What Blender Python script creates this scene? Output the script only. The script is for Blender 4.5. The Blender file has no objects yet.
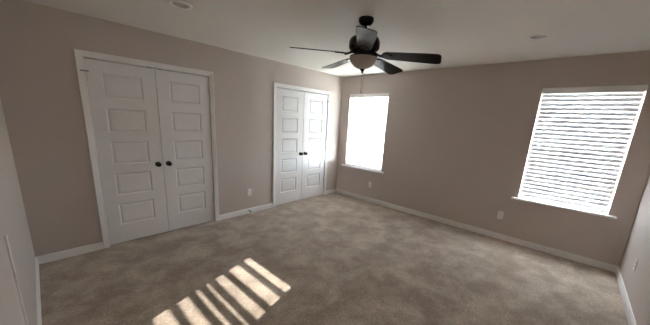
import bpy, bmesh, math, random
from mathutils import Vector, Matrix

random.seed(7)
S = bpy.context.scene
COL = S.collection

# ------------------------------------------------------------------ camera
F_PX, CY_PX = 265.617, 182.555
CAM = Vector((-4.41675, -3.70359, 1.55791))
YAW, PITCH, ROLL = 0.741412, -0.230863, 0.052789
fwd = Vector((math.cos(YAW) * math.cos(PITCH), math.sin(YAW) * math.cos(PITCH), math.sin(PITCH)))
rgt = Vector((math.sin(YAW), -math.cos(YAW), 0))
upv = rgt.cross(fwd)
r2 = rgt * math.cos(ROLL) + upv * math.sin(ROLL)
u2 = -rgt * math.sin(ROLL) + upv * math.cos(ROLL)
cam_data = bpy.data.cameras.new('camera')
cam = bpy.data.objects.new('camera', cam_data)
COL.objects.link(cam)
M3 = Matrix((r2, u2, -fwd)).transposed()
cam.matrix_world = Matrix.Translation(CAM) @ M3.to_4x4()
cam_data.sensor_fit = 'HORIZONTAL'
cam_data.sensor_width = 36.0
cam_data.lens = F_PX / 650 * 36.0
cam_data.shift_y = (CY_PX - 162.5) / 650
cam_data.clip_start = 0.01
S.camera = cam

# ------------------------------------------------------------------ room numbers (metres; corner of closet wall and window wall at the origin)
LA, LB, H = -4.5883, -4.3477, 2.4275
W1 = (-1.100, -0.216)
W2 = (-4.1434, -3.2747)
WZ = (0.655, 2.088)
D1 = (-4.003, -2.759)
D2 = (-1.659, -0.413)
DH = 2.042
D3 = (-4.24, -3.43)      # doorway added in the side wall out of view, to let hall light in
ADDED_HALL = (-6.3, -5.3, -2.2)  # extents of the added hallway

# ------------------------------------------------------------------ world, sun, exposure
world = bpy.data.worlds.new('sky')
S.world = world
world.use_nodes = True
bg = world.node_tree.nodes['Background']
bg.inputs['Color'].default_value = (0.80, 0.90, 1.0, 1)
bg.inputs['Strength'].default_value = 9.0

sun_data = bpy.data.lights.new('sun', 'SUN')
sun_data.energy = 3.6
sun_data.color = (1.0, 0.93, 0.84)
sun_data.angle = math.radians(0.15)
sun = bpy.data.objects.new('sun', sun_data)
COL.objects.link(sun)
sun_dir = Vector((-1, -0.318, -0.268)).normalized()
sun.rotation_euler = sun_dir.to_track_quat('-Z', 'Y').to_euler()
sun.location = (6, 2, 4)

for (y0, y1) in (W1, W2):     # portals: guide daylight sampling through the two windows, emit nothing
    pd = bpy.data.lights.new('window_portal', 'AREA')
    pd.shape = 'RECTANGLE'
    pd.size = (WZ[1] - WZ[0]); pd.size_y = (y1 - y0)
    pd.cycles.is_portal = True
    po = bpy.data.objects.new('window_portal', pd)
    COL.objects.link(po)
    po.location = (0.145, (y0 + y1) / 2, (WZ[0] + WZ[1]) / 2)
    po.rotation_euler = (0, math.radians(90), 0)

S.view_settings.view_transform = 'Standard'
S.view_settings.look = 'None'
S.view_settings.gamma = 1.0
S.view_settings.use_curve_mapping = False
S.view_settings.exposure = 2.90
S.cycles.max_bounces = 16
S.cycles.diffuse_bounces = 10
S.cycles.transmission_bounces = 10
S.cycles.transparent_max_bounces = 16
S.cycles.sample_clamp_indirect = 6.0
S.cycles.use_denoising = True

# ------------------------------------------------------------------ materials
def lin(r, g, b):
    f = lambda c: (c / 12.92 if c <= 0.04045 else ((c + 0.055) / 1.055) ** 2.4)
    return (f(r / 255), f(g / 255), f(b / 255), 1)

def new_mat(name):
    m = bpy.data.materials.new(name)
    m.use_nodes = True
    nt = m.node_tree
    return m, nt, nt.nodes['Principled BSDF']

def add_bump(nt, bsdf, scale, strength, dist=0.002, detail=3.0, voronoi=False):
    tc = nt.nodes.new('ShaderNodeTexCoord')
    if voronoi:
        n = nt.nodes.new('ShaderNodeTexVoronoi'); n.inputs['Scale'].default_value = scale
        out = n.outputs['Distance']
    else:
        n = nt.nodes.new('ShaderNodeTexNoise'); n.inputs['Scale'].default_value = scale
        n.inputs['Detail'].default_value = detail
        out = n.outputs['Fac']
    nt.links.new(tc.outputs['Object'], n.inputs['Vector'])
    b = nt.nodes.new('ShaderNodeBump')
    b.inputs['Strength'].default_value = strength
    b.inputs['Distance'].default_value = dist
    nt.links.new(out, b.inputs['Height'])
    nt.links.new(b.outputs['Normal'], bsdf.inputs['Normal'])
    return b

def plain(name, col, rough=0.5, metal=0.0, bump=None, spec=0.5):
    m, nt, b = new_mat(name)
    b.inputs['Base Color'].default_value = col
    b.inputs['Roughness'].default_value = rough
    b.inputs['Metallic'].default_value = metal
    b.inputs['Specular IOR Level'].default_value = spec
    if bump:
        add_bump(nt, b, *bump)
    return m

M_WALL = plain('taupe_wall_paint', lin(189, 178, 171), 0.46, bump=(180, 0.2, 0.002), spec=0.5)
M_CEIL = plain('ceiling_texture_paint', lin(214, 209, 201), 0.9, bump=(38, 0.45, 0.004, 4.0), spec=0.2)
M_TRIM = plain('white_trim_paint', lin(226, 224, 221), 0.4, bump=(60, 0.03, 0.001))
M_DOOR = plain('white_door_paint', lin(222, 220, 219), 0.42, bump=(90, 0.06, 0.001))
M_BLACK = plain('black_bronze_metal', (0.008, 0.007, 0.006, 1), 0.35, 0.6)
M_BRONZE = plain('dark_bronze_metal', (0.006, 0.0042, 0.0035, 1), 0.25, 0.0, spec=0.3)
M_CHROME = plain('satin_nickel', (0.62, 0.60, 0.57, 1), 0.3, 1.0)
M_RUBBER = plain('black_rubber', (0.012, 0.011, 0.011, 1), 0.7)
M_PLATE = plain('white_plastic', lin(228, 226, 222), 0.35)
M_SLOT = plain('dark_slot', (0.02, 0.02, 0.02, 1), 0.6)
M_VINYL = plain('white_vinyl', lin(235, 235, 233), 0.4)
M_CORD = plain('white_cord', lin(235, 234, 230), 0.8)
M_CHAIN = plain('brass_chain', (0.30, 0.26, 0.21, 1), 0.35, 0.9)
M_SOIL = plain('dry_ground', lin(176, 172, 160), 0.95, bump=(3, 0.5, 0.05))

def carpet_material():
    m, nt, b = new_mat('beige_carpet_pile')
    tc = nt.nodes.new('ShaderNodeTexCoord')
    def noise(scale, detail, rough=0.5, dist=0.0):
        n = nt.nodes.new('ShaderNodeTexNoise')
        n.inputs['Scale'].default_value = scale; n.inputs['Detail'].default_value = detail
        n.inputs['Roughness'].default_value = rough; n.inputs['Distortion'].default_value = dist
        nt.links.new(tc.outputs['Object'], n.inputs['Vector'])
        return n.outputs['Fac']
    big = noise(3.4, 6.0, 0.68, 0.25)
    fine = noise(60, 3.0, 0.75)
    ramp = nt.nodes.new('ShaderNodeValToRGB')
    ramp.color_ramp.elements[0].position = 0.40; ramp.color_ramp.elements[0].color = lin(168, 151, 136)
    ramp.color_ramp.elements[1].position = 0.62; ramp.color_ramp.elements[1].color = lin(206, 190, 174)
    nt.links.new(big, ramp.inputs['Fac'])
    r2_ = nt.nodes.new('ShaderNodeValToRGB')
    r2_.color_ramp.elements[0].position = 0.32; r2_.color_ramp.elements[0].color = (0.55, 0.53, 0.5, 1)
    r2_.color_ramp.elements[1].position = 0.68; r2_.color_ramp.elements[1].color = (1.0, 1.0, 1.0, 1)
    nt.links.new(fine, r2_.inputs['Fac'])
    mx = nt.nodes.new('ShaderNodeMix'); mx.data_type = 'RGBA'; mx.blend_type = 'MULTIPLY'
    mx.inputs[0].default_value = 1.0
    nt.links.new(ramp.outputs['Color'], mx.inputs[6]); nt.links.new(r2_.outputs['Color'], mx.inputs[7])
    nt.links.new(mx.outputs[2], b.inputs['Base Color'])
    b.inputs['Roughness'].default_value = 0.95
    b.inputs['Specular IOR Level'].default_value = 0.1
    b.inputs['Sheen Weight'].default_value = 0.25
    b.inputs['Sheen Roughness'].default_value = 0.5
    bp = nt.nodes.new('ShaderNodeBump'); bp.inputs['Strength'].default_value = 0.9; bp.inputs['Distance'].default_value = 0.006
    nt.links.new(fine, bp.inputs['Height']); nt.links.new(bp.outputs['Normal'], b.inputs['Normal'])
    return m
M_CARPET = carpet_material()

def wood_material():
    m, nt, b = new_mat('dark_walnut_blade')
    tc = nt.nodes.new('ShaderNodeTexCoord')
    mp = nt.nodes.new('ShaderNodeMapping'); mp.inputs['Scale'].default_value = (3, 60, 20)
    n = nt.nodes.new('ShaderNodeTexNoise'); n.inputs['Scale'].default_value = 2.0; n.inputs['Detail'].default_value = 4
    r = nt.nodes.new('ShaderNodeValToRGB')
    r.color_ramp.elements[0].color = (0.0025, 0.0014, 0.0011, 1)
    r.color_ramp.elements[1].color = (0.007, 0.0032, 0.0024, 1)
    nt.links.new(tc.outputs['Object'], mp.inputs['Vector']); nt.links.new(mp.outputs['Vector'], n.inputs['Vector'])
    nt.links.new(n.outputs['Fac'], r.inputs['Fac']); nt.links.new(r.outputs['Color'], b.inputs['Base Color'])
    b.inputs['Roughness'].default_value = 0.22
    b.inputs['Specular IOR Level'].default_value = 0.16
    return m
M_WOOD = wood_material()

def mix_two(name, s1, s2, fac):
    m = bpy.data.materials.new(name); m.use_nodes = True
    nt = m.node_tree; nt.nodes.clear()
    out = nt.nodes.new('ShaderNodeOutputMaterial'); mx = nt.nodes.new('ShaderNodeMixShader')
    a = nt.nodes.new(s1[0]); a.inputs['Color'].default_value = s1[1]
    c = nt.nodes.new(s2[0]); c.inputs['Color'].default_value = s2[1]
    if 'Roughness' in c.inputs: c.inputs['Roughness'].default_value = s2[2]
    mx.inputs[0].default_value = fac
    nt.links.new(a.outputs[0], mx.inputs[1]); nt.links.new(c.outputs[0], mx.inputs[2]); nt.links.new(mx.outputs[0], out.inputs['Surface'])
    return m
M_GLASS = mix_two('window_glass', ('ShaderNodeBsdfTransparent', (0.94, 0.96, 0.95, 1)), ('ShaderNodeBsdfGlossy', (1, 1, 1, 1), 0.02), 0.06)
M_SLAT = mix_two('white_blind_slat', ('ShaderNodeBsdfDiffuse', lin(238, 238, 240)), ('ShaderNodeBsdfTranslucent', lin(215, 226, 240), 0), 0.035)
M_BOWL = mix_two('frosted_glass_bowl', ('ShaderNodeBsdfDiffuse', lin(178, 170, 160)), ('ShaderNodeBsdfTranslucent', lin(225, 216, 205), 0), 0.2)

# ------------------------------------------------------------------ mesh helpers
class MB:
    """Collects shapes and links them as one mesh object."""
    def __init__(self):
        self.bm = bmesh.new()
    def quad(self, pts):
        try: return self.bm.faces.new([self.bm.verts.new(p) for p in pts])
        except ValueError: return None
    def box(self, x0, x1, y0, y1, z0, z1, bev=0.0, seg=2):
        r = bmesh.ops.create_cube(self.bm, size=1.0)
        vs = r['verts']
        for v in vs:
            v.co = Vector(((x0 + x1) / 2 + v.co.x * (x1 - x0), (y0 + y1) / 2 + v.co.y * (y1 - y0), (z0 + z1) / 2 + v.co.z * (z1 - z0)))
        if bev:
            es = list({e for v in vs for e in v.link_edges})
            bmesh.ops.bevel(self.bm, geom=es, offset=bev, segments=seg, affect='EDGES', profile=0.5)
        return self
    def lathe(self, prof, centre=(0, 0, 0), n=32, axis='Z', closed=False):
        """prof: list of (radius, height)."""
        rings = []
        c = Vector(centre)
        for (r, h) in prof:
            ring = []
            if r < 1e-6:
                p = Vector((0, 0, h))
                ring = [p]
            else:
                ring = [Vector((r * math.cos(2 * math.pi * k / n), r * math.sin(2 * math.pi * k / n), h)) for k in range(n)]
            if axis == 'Y': ring = [Vector((p.x, p.z, p.y)) for p in ring]
            if axis == '-Y': ring = [Vector((p.x, -p.z, p.y)) for p in ring]
            if axis == 'X': ring = [Vector((p.z, p.x, p.y)) for p in ring]
            if axis == '-X': ring = [Vector((-p.z, p.x, p.y)) for p in ring]
            rings.append([self.bm.verts.new(c + p) for p in ring])
        for a, b in zip(rings[:-1], rings[1:]):
            for k in range(n):
                k2 = (k + 1) % n
                if len(a) == 1 and len(b) == 1: continue
                if len(a) == 1: f = [a[0], b[k], b[k2]]
                elif len(b) == 1: f = [a[k], a[k2], b[0]]
                else: f = [a[k], a[k2], b[k2], b[k]]
                try: self.bm.faces.new(f)
                except ValueError: pass
        return self
    def tube(self, pts, r, n=8):
        pts = [Vector(p) for p in pts]
        rings = []
        for i, p in enumerate(pts):
            d = (pts[min(i + 1, len(pts) - 1)] - pts[max(i - 1, 0)]).normalized()
            a = d.orthogonal().normalized() if i == 0 else (prev - d * prev.dot(d)).normalized()
            prev = a
            b = d.cross(a)
            rr = r[i] if isinstance(r, (list, tuple)) else r
            rings.append([self.bm.verts.new(p + (a * math.cos(2 * math.pi * k / n) + b * math.sin(2 * math.pi * k / n)) * rr) for k in range(n)])
        for A, B in zip(rings[:-1], rings[1:]):
            for k in range(n):
                self.bm.faces.new([A[k], A[(k + 1) % n], B[(k + 1) % n], B[k]])
        self.bm.faces.new(rings[0][::-1]); self.bm.faces.new(rings[-1])
        return self
    def slab(self, us, vs, holes, t0, t1, fn):
        """A plate over the grid us x vs with rectangular holes; fn(u, v, t) gives the point."""
        inh = lambda u, v: any(a < u < b and c < v < d for (a, b, c, d) in holes)
        nu, nv = len(us) - 1, len(vs) - 1
        solid = [[not inh((us[i] + us[i + 1]) / 2, (vs[j] + vs[j + 1]) / 2) for j in range(nv)] for i in range(nu)]
        cache = {}
        def V(i, j, k):
            key = (i, j, k)
            if key not in cache: cache[key] = self.bm.verts.new(fn(us[i], vs[j], (t0, t1)[k]))
            return cache[key]
        ok = lambda i, j: 0 <= i < nu and 0 <= j < nv and solid[i][j]
        for i in range(nu):
            for j in range(nv):
                if not solid[i][j]: continue
                self.bm.faces.new([V(i, j, 0), V(i + 1, j, 0), V(i + 1, j + 1, 0), V(i, j + 1, 0)])
                self.bm.faces.new([V(i, j, 1), V(i, j + 1, 1), V(i + 1, j + 1, 1), V(i + 1, j, 1)])
                if not ok(i - 1, j): self.bm.faces.new([V(i, j, 0), V(i, j + 1, 0), V(i, j + 1, 1), V(i, j, 1)])
                if not ok(i + 1, j): self.bm.faces.new([V(i + 1, j, 0), V(i + 1, j, 1), V(i + 1, j + 1, 1), V(i + 1, j + 1, 0)])
                if not ok(i, j - 1): self.bm.faces.new([V(i, j, 0), V(i, j, 1), V(i + 1, j, 1), V(i + 1, j, 0)])
                if not ok(i, j + 1): self.bm.faces.new([V(i, j + 1, 0), V(i + 1, j + 1, 0), V(i + 1, j + 1, 1), V(i, j + 1, 1)])
        return self
    def prism(self, prof, path, outs, ups):
        """Sweep a closed profile [(out, up)] through path points; outs/ups give the (mitred) axes at every point."""
        rings = [[self.bm.verts.new(Vector(p) + Vector(o) * a + Vector(u) * b) for (a, b) in prof] for p, o, u in zip(path, outs, ups)]
        n = len(prof)
        for A, B in zip(rings[:-1], rings[1:]):
            for k in range(n):
                self.bm.faces.new([A[k], A[(k + 1) % n], B[(k + 1) % n], B[k]])
        self.bm.faces.new(rings[0][::-1]); self.bm.faces.new(rings[-1])
        return self
    def build(self, name, mat, parent=None, smooth=False, loc=None):
        bmesh.ops.recalc_face_normals(self.bm, faces=self.bm.faces[:])
        me = bpy.data.meshes.new(name)
        self.bm.to_mesh(me); self.bm.free()
        if mat: me.materials.append(mat)
        if smooth:
            for p in me.polygons: p.use_smooth = True
            try: me.set_sharp_from_angle(angle=math.radians(40))
            except Exception: pass
        o = bpy.data.objects.new(name, me)
        COL.objects.link(o)
        if parent is not None: o.parent = parent
        if loc is not None: o.location = loc
        return o

def tag(o, label, cat, group=None, kind=None):
    o['label'] = label; o['category'] = cat
    if group: o['group'] = group
    if kind: o['kind'] = kind
    return o

def empty(name, loc, rot=(0, 0, 0)):
    o = bpy.data.objects.new(name, None)
    o.empty_display_size = 0.1
    COL.objects.link(o)
    o.location = loc; o.rotation_euler = rot
    return o

def copy_tree(o, parent=None):
    c = o.copy(); COL.objects.link(c); c.parent = parent
    for ch in list(o.children): copy_tree(ch, c)
    return c

# ------------------------------------------------------------------ the shell
T = 0.16
fl = MB().box(LA - T, T, LB - T, T, -0.12, 0.0).build('floor', M_CARPET)
tag(fl, 'beige wall-to-wall carpet floor with mottled pile', 'floor', kind='structure')
CANS = [(-1.056, -3.262), (-3.455, -1.100)]
hc = 0.0605
(ax_, ay_), (bx_, by_) = CANS[1], CANS[0]
ce = MB().slab([LA - T, ax_ - hc, ax_ + hc, bx_ - hc, bx_ + hc, T], [LB - T, by_ - hc, by_ + hc, ay_ - hc, ay_ + hc, T],
               [(x - hc, x + hc, y - hc, y + hc) for x, y in CANS], H, H + 0.12, lambda u, v, t: (u, v, t)).box(LA - T, T, LB - T, T, H + 0.13, H + 0.16).build('ceiling', M_CEIL)
tag(ce, 'off-white textured ceiling above the fan', 'ceiling', kind='structure')

hs = [(D1[0] - 0.016, D1[1] + 0.016, -1, DH + 0.016), (D2[0] - 0.016, D2[1] + 0.016, -1, DH + 0.016)]
us = [LA - T] + [h[0] for h in hs[:1]] + [hs[0][1], hs[1][0], hs[1][1]] + [T]
w = MB().slab(us, [0.0, DH + 0.016, H], hs, 0.0, 0.14, lambda u, v, t: (u, t, v))
w.box(LA - T, T, 0.15, 0.2, 0, H)
tag(w.build('wall_back', M_WALL), 'taupe wall holding the two white closets', 'wall', kind='structure')

hw = [(W2[0], W2[1], *WZ), (W1[0], W1[1], *WZ)]
w = MB().slab([LB - T, W2[0], W2[1], W1[0], W1[1], 0.0], [0.0, WZ[0], WZ[1], H], hw, 0.0, T, lambda u, v, t: (t, u, v))
tag(w.build('wall_right', M_WALL), 'taupe wall with the two blind-covered windows', 'wall', kind='structure')
w = MB().slab([LB - T, D3[0] - 0.014, D3[1] + 0.014, 0.0], [0.0, DH + 0.014, H], [(D3[0] - 0.014, D3[1] + 0.014, -1, DH + 0.014)], LA - T, LA, lambda u, v, t: (t, u, v))
tag(w.build('wall_left', M_WALL), 'taupe side wall along the left picture edge', 'wall', kind='structure')
tag(MB().box(LA, 0.0, LB - T, LB, 0, H).build('wall_front', M_WALL), 'taupe side wall beside the right-hand window', 'wall', kind='structure')

# unseen hallway, added to send extra light through the doorway
hx, hy0, hy1 = ADDED_HALL
hw_mb = MB().box(hx - 0.1, hx, hy0 - 0.1, hy1 + 0.1, 0, H)
hw_mb.box(hx, LA - T, hy0 - 0.1, hy0, 0, H).box(hx, LA - T, hy1, hy1 + 0.1, 0, H)
hw_mb.box(LA - T - 0.02, LA - T, hy0, LB - T, 0, H)
tag(hw_mb.build('wall_added_hall', M_WALL), 'taupe walls of the added unseen hallway', 'wall', kind='structure')
tag(MB().box(hx - 0.1, LA - T, hy0 - 0.1, hy1 + 0.1, -0.12, 0).build('floor_added_hall', M_CARPET), 'beige carpet of the added unseen hallway', 'floor', kind='structure')
tag(MB().box(hx - 0.1, LA - T, hy0 - 0.1, hy1 + 0.1, H, H + 0.12).build('ceiling_added_hall', M_CEIL), 'off-white ceiling of the added unseen hallway', 'ceiling', kind='structure')

g = MB().box(0.3, 60, -40, 40, -0.5, -0.35).build('ground', M_SOIL)
tag(g, 'bare pale ground outside the windows', 'ground', kind='structure')

# baseboards: 83 mm, eased upper edge with a groove
BP = [(0, 0), (0.014, 0), (0.014, 0.056), (0.0125, 0.0585), (0.0125, 0.061), (0.0105, 0.064), (0.0085, 0.073), (0.005, 0.080), (0.0, 0.083)]
def base_run(mb, a, b, out):
    mb.prism(BP, [a, b], [out, out], [(0, 0, 1)] * 2)
CW = 0.059
b = MB()
base_run(b, (LA, 0, 0), (D1[0] - CW - 0.001, 0, 0), (0, -1, 0))
base_run(b, (D1[1] + CW + 0.001, 0, 0), (D2[0] - CW - 0.001, 0, 0), (0, -1, 0))
base_run(b, (D2[1] + CW + 0.001, 0, 0), (0, 0, 0), (0, -1, 0))
tag(b.build('baseboard_back', M_TRIM), 'white baseboard along the closet wall', 'baseboard', kind='structure')
b = MB(); base_run(b, (0, 0, 0), (0, LB, 0), (-1, 0, 0))
tag(b.build('baseboard_right', M_TRIM), 'white baseboard under the two windows', 'baseboard', kind='structure')
b = MB(); base_run(b, (LA, 0, 0), (LA, D3[1] + CW + 0.001, 0), (1, 0, 0))
tag(b.build('baseboard_left', M_TRIM), 'white baseboard along the left side wall', 'baseboard', kind='structure')
b = MB(); base_run(b, (LA, LB, 0), (0, LB, 0), (0, 1, 0))
tag(b.build('baseboard_front', M_TRIM), 'white baseboard under the outlet on the right side wall', 'baseboard', kind='structure')

# ------------------------------------------------------------------ closet frames and doors
CP = [(0.0, 0.0), (0.0, 0.009), (0.004, 0.0115), (0.018, 0.0115), (0.021, 0.0145), (0.034, 0.0155), (0.050, 0.018), (0.0575, 0.018), (0.059, 0.016), (0.059, 0.0)]
def casing(x0, x1, zt, name, label):
    # profile runs outward from the opening; second coordinate is its depth into the room
    mb = MB()
    s = (0, -1, 0)
    path = [(x0, 0, 0), (x0, 0, zt), (x1, 0, zt), (x1, 0, 0)]
    outs = [(-1, 0, 0), (-1, 0, 1), (1, 0, 1), (1, 0, 0)]
    mb.prism(CP, path, outs, [s] * 4)
    t = mb.build(name, M_TRIM)
    tag(t, label, 'door frame', kind='structure')
    j = MB()
    j.box(x0 - 0.014, x0, 0.0, 0.12, 0, zt).box(x1, x1 + 0.014, 0.0, 0.12, 0, zt).box(x0 - 0.014, x1 + 0.014, 0.0, 0.12, zt, zt + 0.014)
    j.box(x0, x0 + 0.01, 0.046, 0.08, 0, zt).box(x1 - 0.01, x1, 0.046, 0.08, 0, zt)
    j.build('jamb', M_TRIM, t)
    return t
casing(D1[0], D1[1], DH, 'trim_1', 'white moulded casing around the larger nearer closet')
casing(D2[0], D2[1], DH, 'trim_2', 'white moulded casing around the farther closet near the corner')

dj = MB()  # lining and casing of the added doorway
dj.box(LA - T, LA, D3[0] - 0.013, D3[0], 0, DH).box(LA - T, LA, D3[1], D3[1] + 0.013, 0, DH).box(LA - T, LA, D3[0] - 0.013, D3[1] + 0.013, DH, DH + 0.013)
for (o_, s_) in ((LA, (1, 0, 0)), (LA - T - 0.021, (-1, 0, 0))):
    dj.prism(CP, [(o_, D3[0], 0), (o_, D3[0], DH), (o_, D3[1], DH), (o_, D3[1], 0)], [(0, -1, 0), (0, -1, 1), (0, 1, 1), (0, 1, 0)], [s_] * 4)
tag(dj.build('trim_added_doorway', M_TRIM), 'white moulded casing around the added unseen hallway doorway', 'door frame', kind='structure')

st_ = MB().box(LA + 0.0005, LA + 0.010, -1.798, -1.786, 0.084, 0.94, 0.004)  # stand-in for an upright line of unknown origin on this wall
tag(st_.build('standin_strip', M_TRIM), 'thin upright white stand-in strip for an unidentified line on the left side wall', 'stand-in strip', kind='structure')

PANELS = [(1.915 - 0.357 * k, 1.915 - 0.357 * k - 0.256) for k in range(5)]
def door_leaf_mesh(w, h):
    """Five-panel moulded leaf in local space: x 0..w, front face at y=0 (towards the room = -y), z 0..h."""
    mb = MB()
    px0, px1 = 0.120, w - 0.135
    us = [0, px0, px1, w]
    vs = sorted([0, h] + [z - 0.012 for p in PANELS for z in p])
    holes = [(px0, px1, p[1] - 0.012, p[0] - 0.012) for p in PANELS]
    mb.slab(us, vs, holes, 0.0, 0.034, lambda u, v, t: (u, t, v))
    # moulded sticking: raised bead, sloping cove, flat field with raised edge
    for (a, b_, c, d) in holes:
        steps = [(0.0, 0.0), (0.004, 0.003), (0.014, 0.0095), (0.019, 0.0095), (0.025, 0.006), (0.040, 0.003)]
        rings = []
        for (ins, dep) in steps:
            rings.append([mb.bm.verts.new(p) for p in ((a + ins, dep, c + ins), (b_ - ins, dep, c + ins), (b_ - ins, dep, d - ins), (a + ins, dep, d - ins))])
        for A, B in zip(rings[:-1], rings[1:]):
            for k in range(4): mb.bm.faces.new([A[k], A[(k + 1) % 4], B[(k + 1) % 4], B[k]])
        mb.bm.faces.new(rings[-1])
    bmesh.ops.remove_doubles(mb.bm, verts=mb.bm.verts[:], dist=1e-5)
    return mb

def make_door(name, x0, x1, hinge_left, label, group, stop):
    wd = x1 - x0
    root = door_leaf_mesh(wd, DH - 0.024).build(name, M_DOOR)
    if not hinge_left:
        for v in root.data.vertices: v.co.x = wd - v.co.x
        root.data.flip_normals()
    root.location = (x0, 0.006, 0.014)
    tag(root, label, 'closet door', group=group, kind='structure')
    kx = wd - 0.057 if hinge_left else 0.057
    k = MB().lathe([(0, 0), (0.031, 0), (0.031, 0.005), (0.026, 0.009), (0.012, 0.011), (0.011, 0.026), (0.020, 0.033), (0.0275, 0.043), (0.028, 0.052), (0.022, 0.060), (0.010, 0.063), (0, 0.0635)],
                   (kx, 0, 0.908), 28, '-Y').build('knob', M_BLACK, root, smooth=True)
    k['label'] = 'black round knob'
    hx = -0.0015 if hinge_left else wd + 0.0015
    s = 1 if hinge_left else -1
    for n, z in enumerate((1.85, 1.045, 0.325)):
        hb = MB()
        hb.lathe([(0, -0.046), (0.004, -0.046), (0.006, -0.043), (0.006, 0.043), (0.004, 0.046), (0, 0.046)], (hx, -0.010, z), 12)
        hb.box(min(hx + s * 0.003, hx + s * 0.014), max(hx + s * 0.003, hx + s * 0.014), -0.0025, -0.0002, z - 0.043, z + 0.043)
        hg = hb.build('hinge', M_CHROME, root, smooth=True)
        hg['label'] = 'satin metal hinge'
        if n == 0 and stop:   # hinge-pin stop
            st = MB()
            st.box(hx - 0.008, hx + 0.008, -0.017, -0.004, z + 0.047, z + 0.051)
            st.tube([(hx, -0.012, z + 0.049), (hx - s * 0.034, -0.026, z + 0.049)], 0.0045, 10)
            st.tube([(hx, -0.012, z + 0.049), (hx + s * 0.026, -0.012, z + 0.049)], 0.004, 10)
            st.lathe([(0, 0), (0.007, 0), (0.007, 0.006), (0, 0.007)], (hx - s * 0.034, -0.026, z + 0.0455), 12)
            o = st.build('hinge_stop', M_RUBBER, hg, smooth=True)
            o['label'] = 'black hinge-pin stop'
    cb = MB().box(wd - 0.075 if hinge_left else 0.035, wd - 0.035 if hinge_left else 0.075, 0.004, 0.028, DH - 0.024, DH - 0.0175)
    cb.build('ball_catch', M_BLACK, root)
    return root

m1, m2 = sum(D1) / 2, sum(D2) / 2
make_door('door_1', D1[0] + 0.004, m1 - 0.002, True, 'hinged-left white five-panel door of the nearer closet', 'closet double doors', True)
make_door('door_2', m1 + 0.002, D1[1] - 0.004, False, 'hinged-right white five-panel door of the nearer closet', 'closet double doors', False)
make_door('door_3', D2[0] + 0.004, m2 - 0.002, True, 'hinged-left white five-panel door of the farther corner closet', 'closet double doors', False)
make_door('door_4', m2 + 0.002, D2[1] - 0.004, False, 'hinged-right white five-panel door of the corner closet, nearest the window', 'closet double doors', True)

# ------------------------------------------------------------------ windows
def make_window(name, y0, y1, label):
    z0, z1 = WZ
    X0, X1 = 0.095, 0.155
    root = empty(name, (0, (y0 + y1) / 2, z0))
    tag(root, label, 'window', group='single-hung windows', kind='structure')
    c = (y0 + y1) / 2; hw_ = (y1 - y0) / 2; hh = z1 - z0
    f = MB(); fw = 0.034
    f.slab([-hw_ + 0.001, -hw_ + fw, hw_ - fw, hw_ - 0.001], [0.001, fw, hh - fw, hh - 0.001], [(-hw_ + fw, hw_ - fw, fw, hh - fw)], X0, X1, lambda u, v, t: (t, u, v))
    f.build('window_frame', M_VINYL, root)
    zm = 1.395 - z0
    for nm, a, b_, xa, xb in (('lower_sash', fw + 0.001, zm + 0.022, X0 + 0.006, X0 + 0.028), ('upper_sash', zm - 0.022, hh - fw - 0.001, X0 + 0.032, X0 + 0.056)):
        s = MB(); sw = 0.036; iw = hw_ - fw - 0.001
        s.slab([-iw, -iw + sw, iw - sw, iw], [a, a + 0.040, b_ - 0.040, b_], [(-iw + sw, iw - sw, a + 0.040, b_ - 0.040)], xa, xb, lambda u, v, t: (t, u, v))
        so = s.build(nm, M_VINYL, root)
        xm = (xa + xb) / 2
        MB().quad([(xm, -iw + sw, a + 0.04), (xm, iw - sw, a + 0.04), (xm, iw - sw, b_ - 0.04), (xm, -iw + sw, b_ - 0.04)])
        p = MB(); p.quad([(xm, -iw + sw, a + 0.04), (xm, iw - sw, a + 0.04), (xm, iw - sw, b_ - 0.04), (xm, -iw + sw, b_ - 0.04)])
        p.build('pane', M_GLASS, so)
    lk = MB().box(X0 + 0.008, X0 + 0.030, -0.03, 0.03, zm + 0.022, zm + 0.034, 0.003)
    lk.build('sash_lock', M_VINYL, root)
    # stool with horns
    sl = MB().box(-0.052, -0.0005, -hw_ - 0.068, hw_ + 0.068, -0.028, 0.0, 0.006, 3)
    sl.box(-0.001, X0 - 0.001, -hw_ + 0.0015, hw_ - 0.0015, -0.0, 0.004)
    sl.build('window_sill', M_TRIM, root)
    return root
make_window('window_1', W1[0], W1[1], 'sunny white-framed window next to the corner closet')
make_window('window_2', W2[0], W2[1], 'white-framed window behind drawn blinds on the right')

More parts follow.
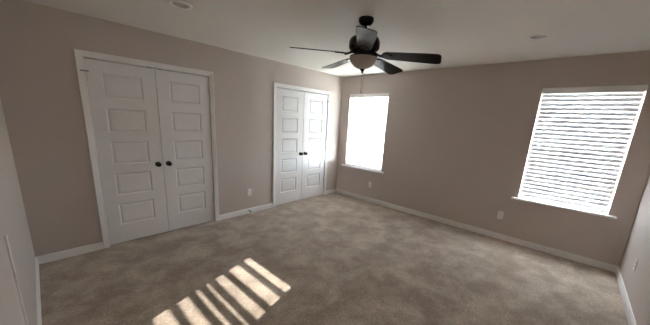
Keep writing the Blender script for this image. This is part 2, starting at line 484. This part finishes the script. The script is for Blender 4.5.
# ------------------------------------------------------------------ blinds
SLAT_W, SLAT_T, PITCH_Z = 0.050, 0.0026, 0.0515
BX = 0.042     # slat centre line inside the reveal
def make_blind(name, y0, y1, slats, rail_z, label, cord_z, hole=0.0055, width=SLAT_W):
    """slats: list of (z, tilt in degrees); positive tilt lifts the room-side edge."""
    c = (y0 + y1) / 2; hw_ = (y1 - y0) / 2; L = hw_ - (0.018 if hole else 0.013)
    root = empty(name, (0, c, WZ[1]))
    tag(root, label, 'window blind', group='white horizontal window blinds')
    zt = WZ[1]
    hr = MB()
    hr.box(BX - 0.024, BX + 0.024, -hw_ + 0.008, hw_ - 0.008, -0.045, -0.002)
    hr.build('headrail', M_VINYL, root)
    va = MB().box(0.002, 0.010, -hw_ + 0.003, hw_ - 0.003, -0.066, -0.001, 0.002)
    va.build('valance', M_VINYL, root)
    lad = L - 0.118
    us = [-L, -lad - hole, -lad + hole, lad - hole, lad + hole, L] if hole else [-L, 0.0, L]
    e_ = width / 2
    vs = [-e_, -e_ * 0.68, -0.009, 0.0, 0.009, e_ * 0.68, e_]
    holes = [] if hole == 0 else [(-lad - hole, -lad + hole, -0.009, 0.009), (lad - hole, lad + hole, -0.009, 0.009)]
    sm = MB()
    for (z, tilt) in slats:
        a = math.radians(tilt); ca, sa = math.cos(a), math.sin(a)
        def fn(u, v, t, z=z, ca=ca, sa=sa):
            tt = t + 0.0022 * (1 - (v / e_) ** 2)      # crowned section
            return (BX + v * ca + tt * sa, u, z - zt - v * sa + tt * ca)
        sm.slab(us, vs, holes, -SLAT_T / 2, SLAT_T / 2, fn)
    sm.build('slats', M_SLAT, root)
    rb = MB().box(BX - 0.025, BX + 0.025, -L, L, rail_z - zt, rail_z - zt + 0.018, 0.004)
    rb.build('bottom_rail', M_VINYL, root)
    zl = rail_z - zt + 0.018
    for s in (-1, 1):
        t = MB()
        for dx in (-0.0275, 0.0275):
            t.tube([(BX + dx, s * lad, -0.045), (BX + dx, s * lad, zl)], 0.0012, 6)
        t.tube([(BX, s * lad + 0.002, -0.045), (BX, s * lad + 0.002, zl)], 0.0009, 6)
        t.build('ladder_cord', M_CORD, root)
    cz = cord_z - zt
    lc = MB()
    yc = L - 0.06
    lc.tube([(0.0, yc, -0.066), (0.0, yc, cz)], 0.0011, 6).tube([(0.0, yc - 0.012, -0.066), (0.0, yc - 0.012, cz - 0.03)], 0.0011, 6)
    cd = lc.build('lift_cord', M_CORD, root)
    ts = MB()
    for (yy, zz) in ((yc, cz), (yc - 0.012, cz - 0.03)):
        ts.lathe([(0, 0.0), (0.003, 0.0), (0.004, -0.012), (0.0075, -0.032), (0.0075, -0.036), (0, -0.037)], (0.0, yy, zz), 12)
    ts.build('tassel', M_VINYL, cd, smooth=True)
    return root

CLOSED = 60
s1 = []
z = 0.690
while z < 0.794:
    s1.append((z, 8)); z += 0.017
open_z = [0.827, 0.881, 0.927, 0.954, 0.983, 1.028]
s1 += [(zz + BX * 0.268, 5) for zz in open_z]
z = 1.084 + BX * 0.268
s1.append((z, 10)); z += PITCH_Z
while z < WZ[1] - 0.075:
    s1.append((z, CLOSED)); z += PITCH_Z
make_blind('window_blind', W1[0], W1[1], s1, 0.662, 'white horizontal blind with open lower slats in the sunny window by the corner', 1.42, 0.0055, 0.054)
s2 = []
z = 0.713
while z < WZ[1] - 0.075:
    s2.append((z, -77.5)); z += PITCH_Z
make_blind('window_blind', W2[0], W2[1], s2, 0.668, 'white closed horizontal blind in the right-hand window', 1.42, 0.0, 0.054)

# ------------------------------------------------------------------ ceiling fan
FX, FY = -2.3438, -2.1868
fan = empty('ceiling_fan', (FX, FY, H))
tag(fan, 'dark bronze five-blade ceiling fan with frosted bowl light', 'ceiling fan')
zf = lambda z_: z_ - H
MB().lathe([(0, 0), (0.064, 0), (0.066, -0.008), (0.065, -0.022), (0.056, -0.042), (0.040, -0.056), (0.022, -0.062), (0, -0.062)], n=40).build('canopy', M_BRONZE, fan, smooth=True)
MB().lathe([(0, -0.055), (0.0135, -0.055), (0.0135, -0.125), (0.0, -0.125)], n=24).build('downrod', M_BRONZE, fan, smooth=True)
MB().lathe([(0, -0.105), (0.026, -0.105), (0.030, -0.112), (0.030, -0.128), (0.055, -0.136), (0.098, -0.146), (0.124, -0.162), (0.135, -0.188), (0.136, -0.218), (0.130, -0.245),
            (0.112, -0.262), (0.090, -0.270), (0.088, -0.276), (0.0, -0.276)], n=48).build('motor_housing', M_BRONZE, fan, smooth=True)
MB().lathe([(0, -0.272), (0.075, -0.272), (0.078, -0.284), (0.090, -0.290), (0.094, -0.300), (0.120, -0.304), (0.123, -0.310), (0.120, -0.314), (0, -0.314)], n=48).build('light_fitter', M_BRONZE, fan, smooth=True)
bowl = MB().lathe([(0.118, -0.311), (0.119, -0.320), (0.114, -0.340), (0.101, -0.364), (0.080, -0.386), (0.052, -0.402), (0.022, -0.409), (0.0, -0.410)], n=48).build('lamp_shade', M_BOWL, fan, smooth=True)
bowl['label'] = 'frosted off-white glass bowl'
MB().lathe([(0, -0.404), (0.020, -0.406), (0.024, -0.412), (0.017, -0.420), (0.009, -0.426), (0.011, -0.433), (0.006, -0.442), (0, -0.446)], n=24).build('finial', M_BRONZE, fan, smooth=True)

BLADE_Z = -0.286
def blade_mesh():
    mb = MB()
    r0, r1 = 0.175, 0.650
    pts = []
    n = 14
    wid = lambda s: 0.056 + 0.019 * min(1.0, s * 1.3)
    top = []
    for i in range(n + 1):
        s = i / n
        x = r0 + (r1 - r0) * s
        w_ = wid(s)
        e = r1 - x; rr = 0.036
        if e < rr: w_ = w_ - rr + math.sqrt(max(0, rr * rr - (rr - e) ** 2))
        b0 = x - r0
        if b0 < 0.02: w_ = w_ - 0.02 + math.sqrt(max(0, 0.02 ** 2 - (0.02 - b0) ** 2))
        top.append((x, w_))
    extra = []
    for k in range(1, 8):
        e = 0.036 * (1 - math.sin(k / 8 * math.pi / 2)); x = r1 - e
        extra.append((x, wid(1) - 0.036 + math.sqrt(max(0, 0.036 ** 2 - (0.036 - e) ** 2))))
    top = sorted([t for t in top if t[0] < r1 - 0.036] + extra + [(r1 - 0.036, wid(0.95)), (r1, wid(1) - 0.036)])
    out = top + [(x, -y) for (x, y) in reversed(top)]
    lo = [mb.bm.verts.new((x, y, -0.003)) for x, y in out]; hi = [mb.bm.verts.new((x, y, 0.003)) for x, y in out]
    mb.bm.faces.new(lo[::-1]); mb.bm.faces.new(hi)
    k = len(out)
    for i in range(k): mb.bm.faces.new([lo[i], lo[(i + 1) % k], hi[(i + 1) % k], hi[i]])
    return mb
def iron_mesh():
    mb = MB()
    # curved arm from the hub, then a flared plate under the blade root
    mb.tube([(0.075, 0, 0.014), (0.11, 0, 0.010), (0.13, 0, 0.002), (0.152, 0, -0.007), (0.175, 0, -0.009)], [0.012, 0.011, 0.010, 0.010, 0.010], 10)
    out = [(0.155, 0.018), (0.185, 0.034), (0.210, 0.040), (0.232, 0.030), (0.255, 0.012), (0.262, 0.0)]
    out = out + [(x, -y) for x, y in reversed(out[:-1])]
    lo = [mb.bm.verts.new((x, y, -0.0085)) for x, y in out]; hi = [mb.bm.verts.new((x, y, -0.0032)) for x, y in out]
    mb.bm.faces.new(lo[::-1]); mb.bm.faces.new(hi); k = len(out)
    for i in range(k): mb.bm.faces.new([lo[i], lo[(i + 1) % k], hi[(i + 1) % k], hi[i]])
    for (x, y) in ((0.195, 0.02), (0.195, -0.02), (0.238, 0)):
        mb.lathe([(0, -0.011), (0.005, -0.0105), (0.006, -0.008)], (x, y, 0), 10)
    return mb
b0 = blade_mesh().build('blade', M_WOOD, fan, smooth=False)
i0 = iron_mesh().build('blade_iron', M_BRONZE, b0, smooth=True)
for k in range(5):
    bl = b0 if k == 0 else b0.copy()
    if k:
        COL.objects.link(bl); bl.parent = fan
        ir = i0.copy(); COL.objects.link(ir); ir.parent = bl
    ang = math.radians(-71 + 72 * k)
    bl.matrix_local = Matrix.Translation((0, 0, BLADE_Z)) @ Matrix.Rotation(ang, 4, 'Z') @ Matrix.Rotation(math.radians((6.0, 4.8, 2.9, 0.8, -0.6)[k]), 4, 'Y') @ Matrix.Rotation(math.radians((-16, -12, -8, -12.5, -14)[k]), 4, 'X')
pc = MB()
for (x, y, za, zb) in ((0.0, 0.0, -0.444, -0.60), (0.014, -0.012, -0.425, -0.66)):
    zz = za
    while zz > zb:
        pc.lathe([(0, 0.0021), (0.0017, 0.0012), (0.0021, 0), (0.0017, -0.0012), (0, -0.0021)], (x, y, zz), 6)
        zz -= 0.0040
    pc.lathe([(0, 0.006), (0.004, 0.003), (0.005, -0.010), (0.003, -0.018), (0, -0.019)], (x, y, zb), 10)
pc.build('pull_chain', M_CHAIN, fan, smooth=True)

# ------------------------------------------------------------------ ceiling lights
def ceiling_light(x, y, label):
    root = empty('recessed_light', (x, y, H))
    tag(root, label, 'ceiling light', group='round recessed ceiling lights')
    MB().lathe([(0.0875, -0.0003), (0.088, -0.004), (0.083, -0.007), (0.068, -0.008), (0.0605, -0.006), (0.0585, 0.0)], n=48).build('trim_ring', M_PLATE, root, smooth=True)
    MB().lathe([(0.0585, -0.001), (0.0575, 0.012), (0.056, 0.040), (0.051, 0.075), (0.040, 0.105), (0, 0.108)], n=48).build('reflector', M_CAN, root, smooth=True)
    MB().lathe([(0.016, 0.100), (0.018, 0.080), (0.034, 0.058), (0.041, 0.046), (0.039, 0.040), (0, 0.036)], n=36).build('bulb', M_PLATE, root, smooth=True)
M_CAN = plain('satin_reflector', (0.72, 0.71, 0.69, 1), 0.35)
ceiling_light(-1.056, -3.262, 'small round white ceiling light toward the right-hand window')
ceiling_light(-3.455, -1.100, 'small round white ceiling light above the nearer closet')

hl = empty('added_hall_fill', (-5.5, -2.75, H))  # lamp added out of view to brighten the window wall by bounce
tag(hl, 'round fill light added on the ceiling of the unseen hallway', 'ceiling light')
MB().lathe([(0, 0), (0.155, 0), (0.158, -0.010), (0.150, -0.022), (0.0, -0.022)], n=40).build('base', M_PLATE, hl, smooth=True)
hm, hnt, hb_ = new_mat('added_fill_glow')
hb_.inputs['Base Color'].default_value = (0.9, 0.88, 0.84, 1)
hb_.inputs['Emission Color'].default_value = (1.0, 0.95, 0.89, 1)
hb_.inputs['Emission Strength'].default_value = 60.0  # glow of the added hall lamp
MB().lathe([(0.145, -0.023), (0.140, -0.050), (0.110, -0.080), (0.060, -0.095), (0, -0.100)], n=40).build('lamp_shade', hm, hl, smooth=True)

# ------------------------------------------------------------------ outlets and the door stop
def make_outlet():
    root = empty('outlet', (0, 0, 0))
    MB().box(-0.036, 0.036, -0.0055, -0.0005, -0.058, 0.058, 0.0025, 2).build('cover_plate', M_PLATE, root)
    for s in (-1, 1):
        r = MB().box(-0.0165, 0.0165, -0.0075, -0.005, s * 0.0205 - 0.0145, s * 0.0205 + 0.0145, 0.001, 1).build('receptacle', M_PLATE, root)
        sl = MB()
        sl.box(-0.0075, -0.0055, -0.0082, -0.0070, s * 0.0205 - 0.001, s * 0.0205 + 0.0085).box(0.0055, 0.0075, -0.0082, -0.0070, s * 0.0205 - 0.001, s * 0.0205 + 0.0075)
        sl.lathe([(0, 0.0012), (0.0024, 0.0012), (0.0024, 0)], (0, -0.007, s * 0.0205 - 0.007), 10, '-Y')
        sl.build('slot', M_SLOT, r)
    MB().lathe([(0, 0.0015), (0.0032, 0.001), (0.0034, 0)], (0, -0.0055, 0), 12, '-Y').build('screw', M_CHROME, root, smooth=True)
    return root
o = make_outlet()
spots = [((-2.178, 0, 0.355), 0, 'white outlet between the two closets'),
         ((0, -0.882, 0.352), -90, 'white outlet under the window nearest the corner'),
         ((0, -3.118, 0.356), -90, 'white outlet left of and below the right-hand window'),
         ((-0.687, LB, 0.370), 180, 'white outlet on the right side wall')]
for k, (loc, rz, lab) in enumerate(spots):
    c = o if k == 0 else copy_tree(o)
    c.location = loc; c.rotation_euler = (0, 0, math.radians(rz))
    tag(c, lab, 'outlet', group='wall outlets')

ds = empty('door_stop', (-2.205, -0.0135, 0.052))
tag(ds, 'small spring door stop with black tip on the baseboard between closets', 'door stop')
MB().lathe([(0, 0), (0.011, 0), (0.011, 0.003), (0.006, 0.006), (0, 0.006)], (0, 0, 0), 16, '-Y').build('base', M_CHROME, ds, smooth=True)
sp = [(0.0052 * math.cos(t * 0.7), -0.006 - t * 0.00060, 0.0052 * math.sin(t * 0.7)) for t in range(0, 90)]
MB().tube(sp, 0.0011, 6).build('spring', M_BRONZE, ds, smooth=True)
MB().lathe([(0, 0), (0.0085, 0), (0.009, 0.004), (0.0085, 0.014), (0.005, 0.016), (0, 0.016)], (0, -0.059, 0), 16, '-Y').build('tip', M_RUBBER, ds, smooth=True)
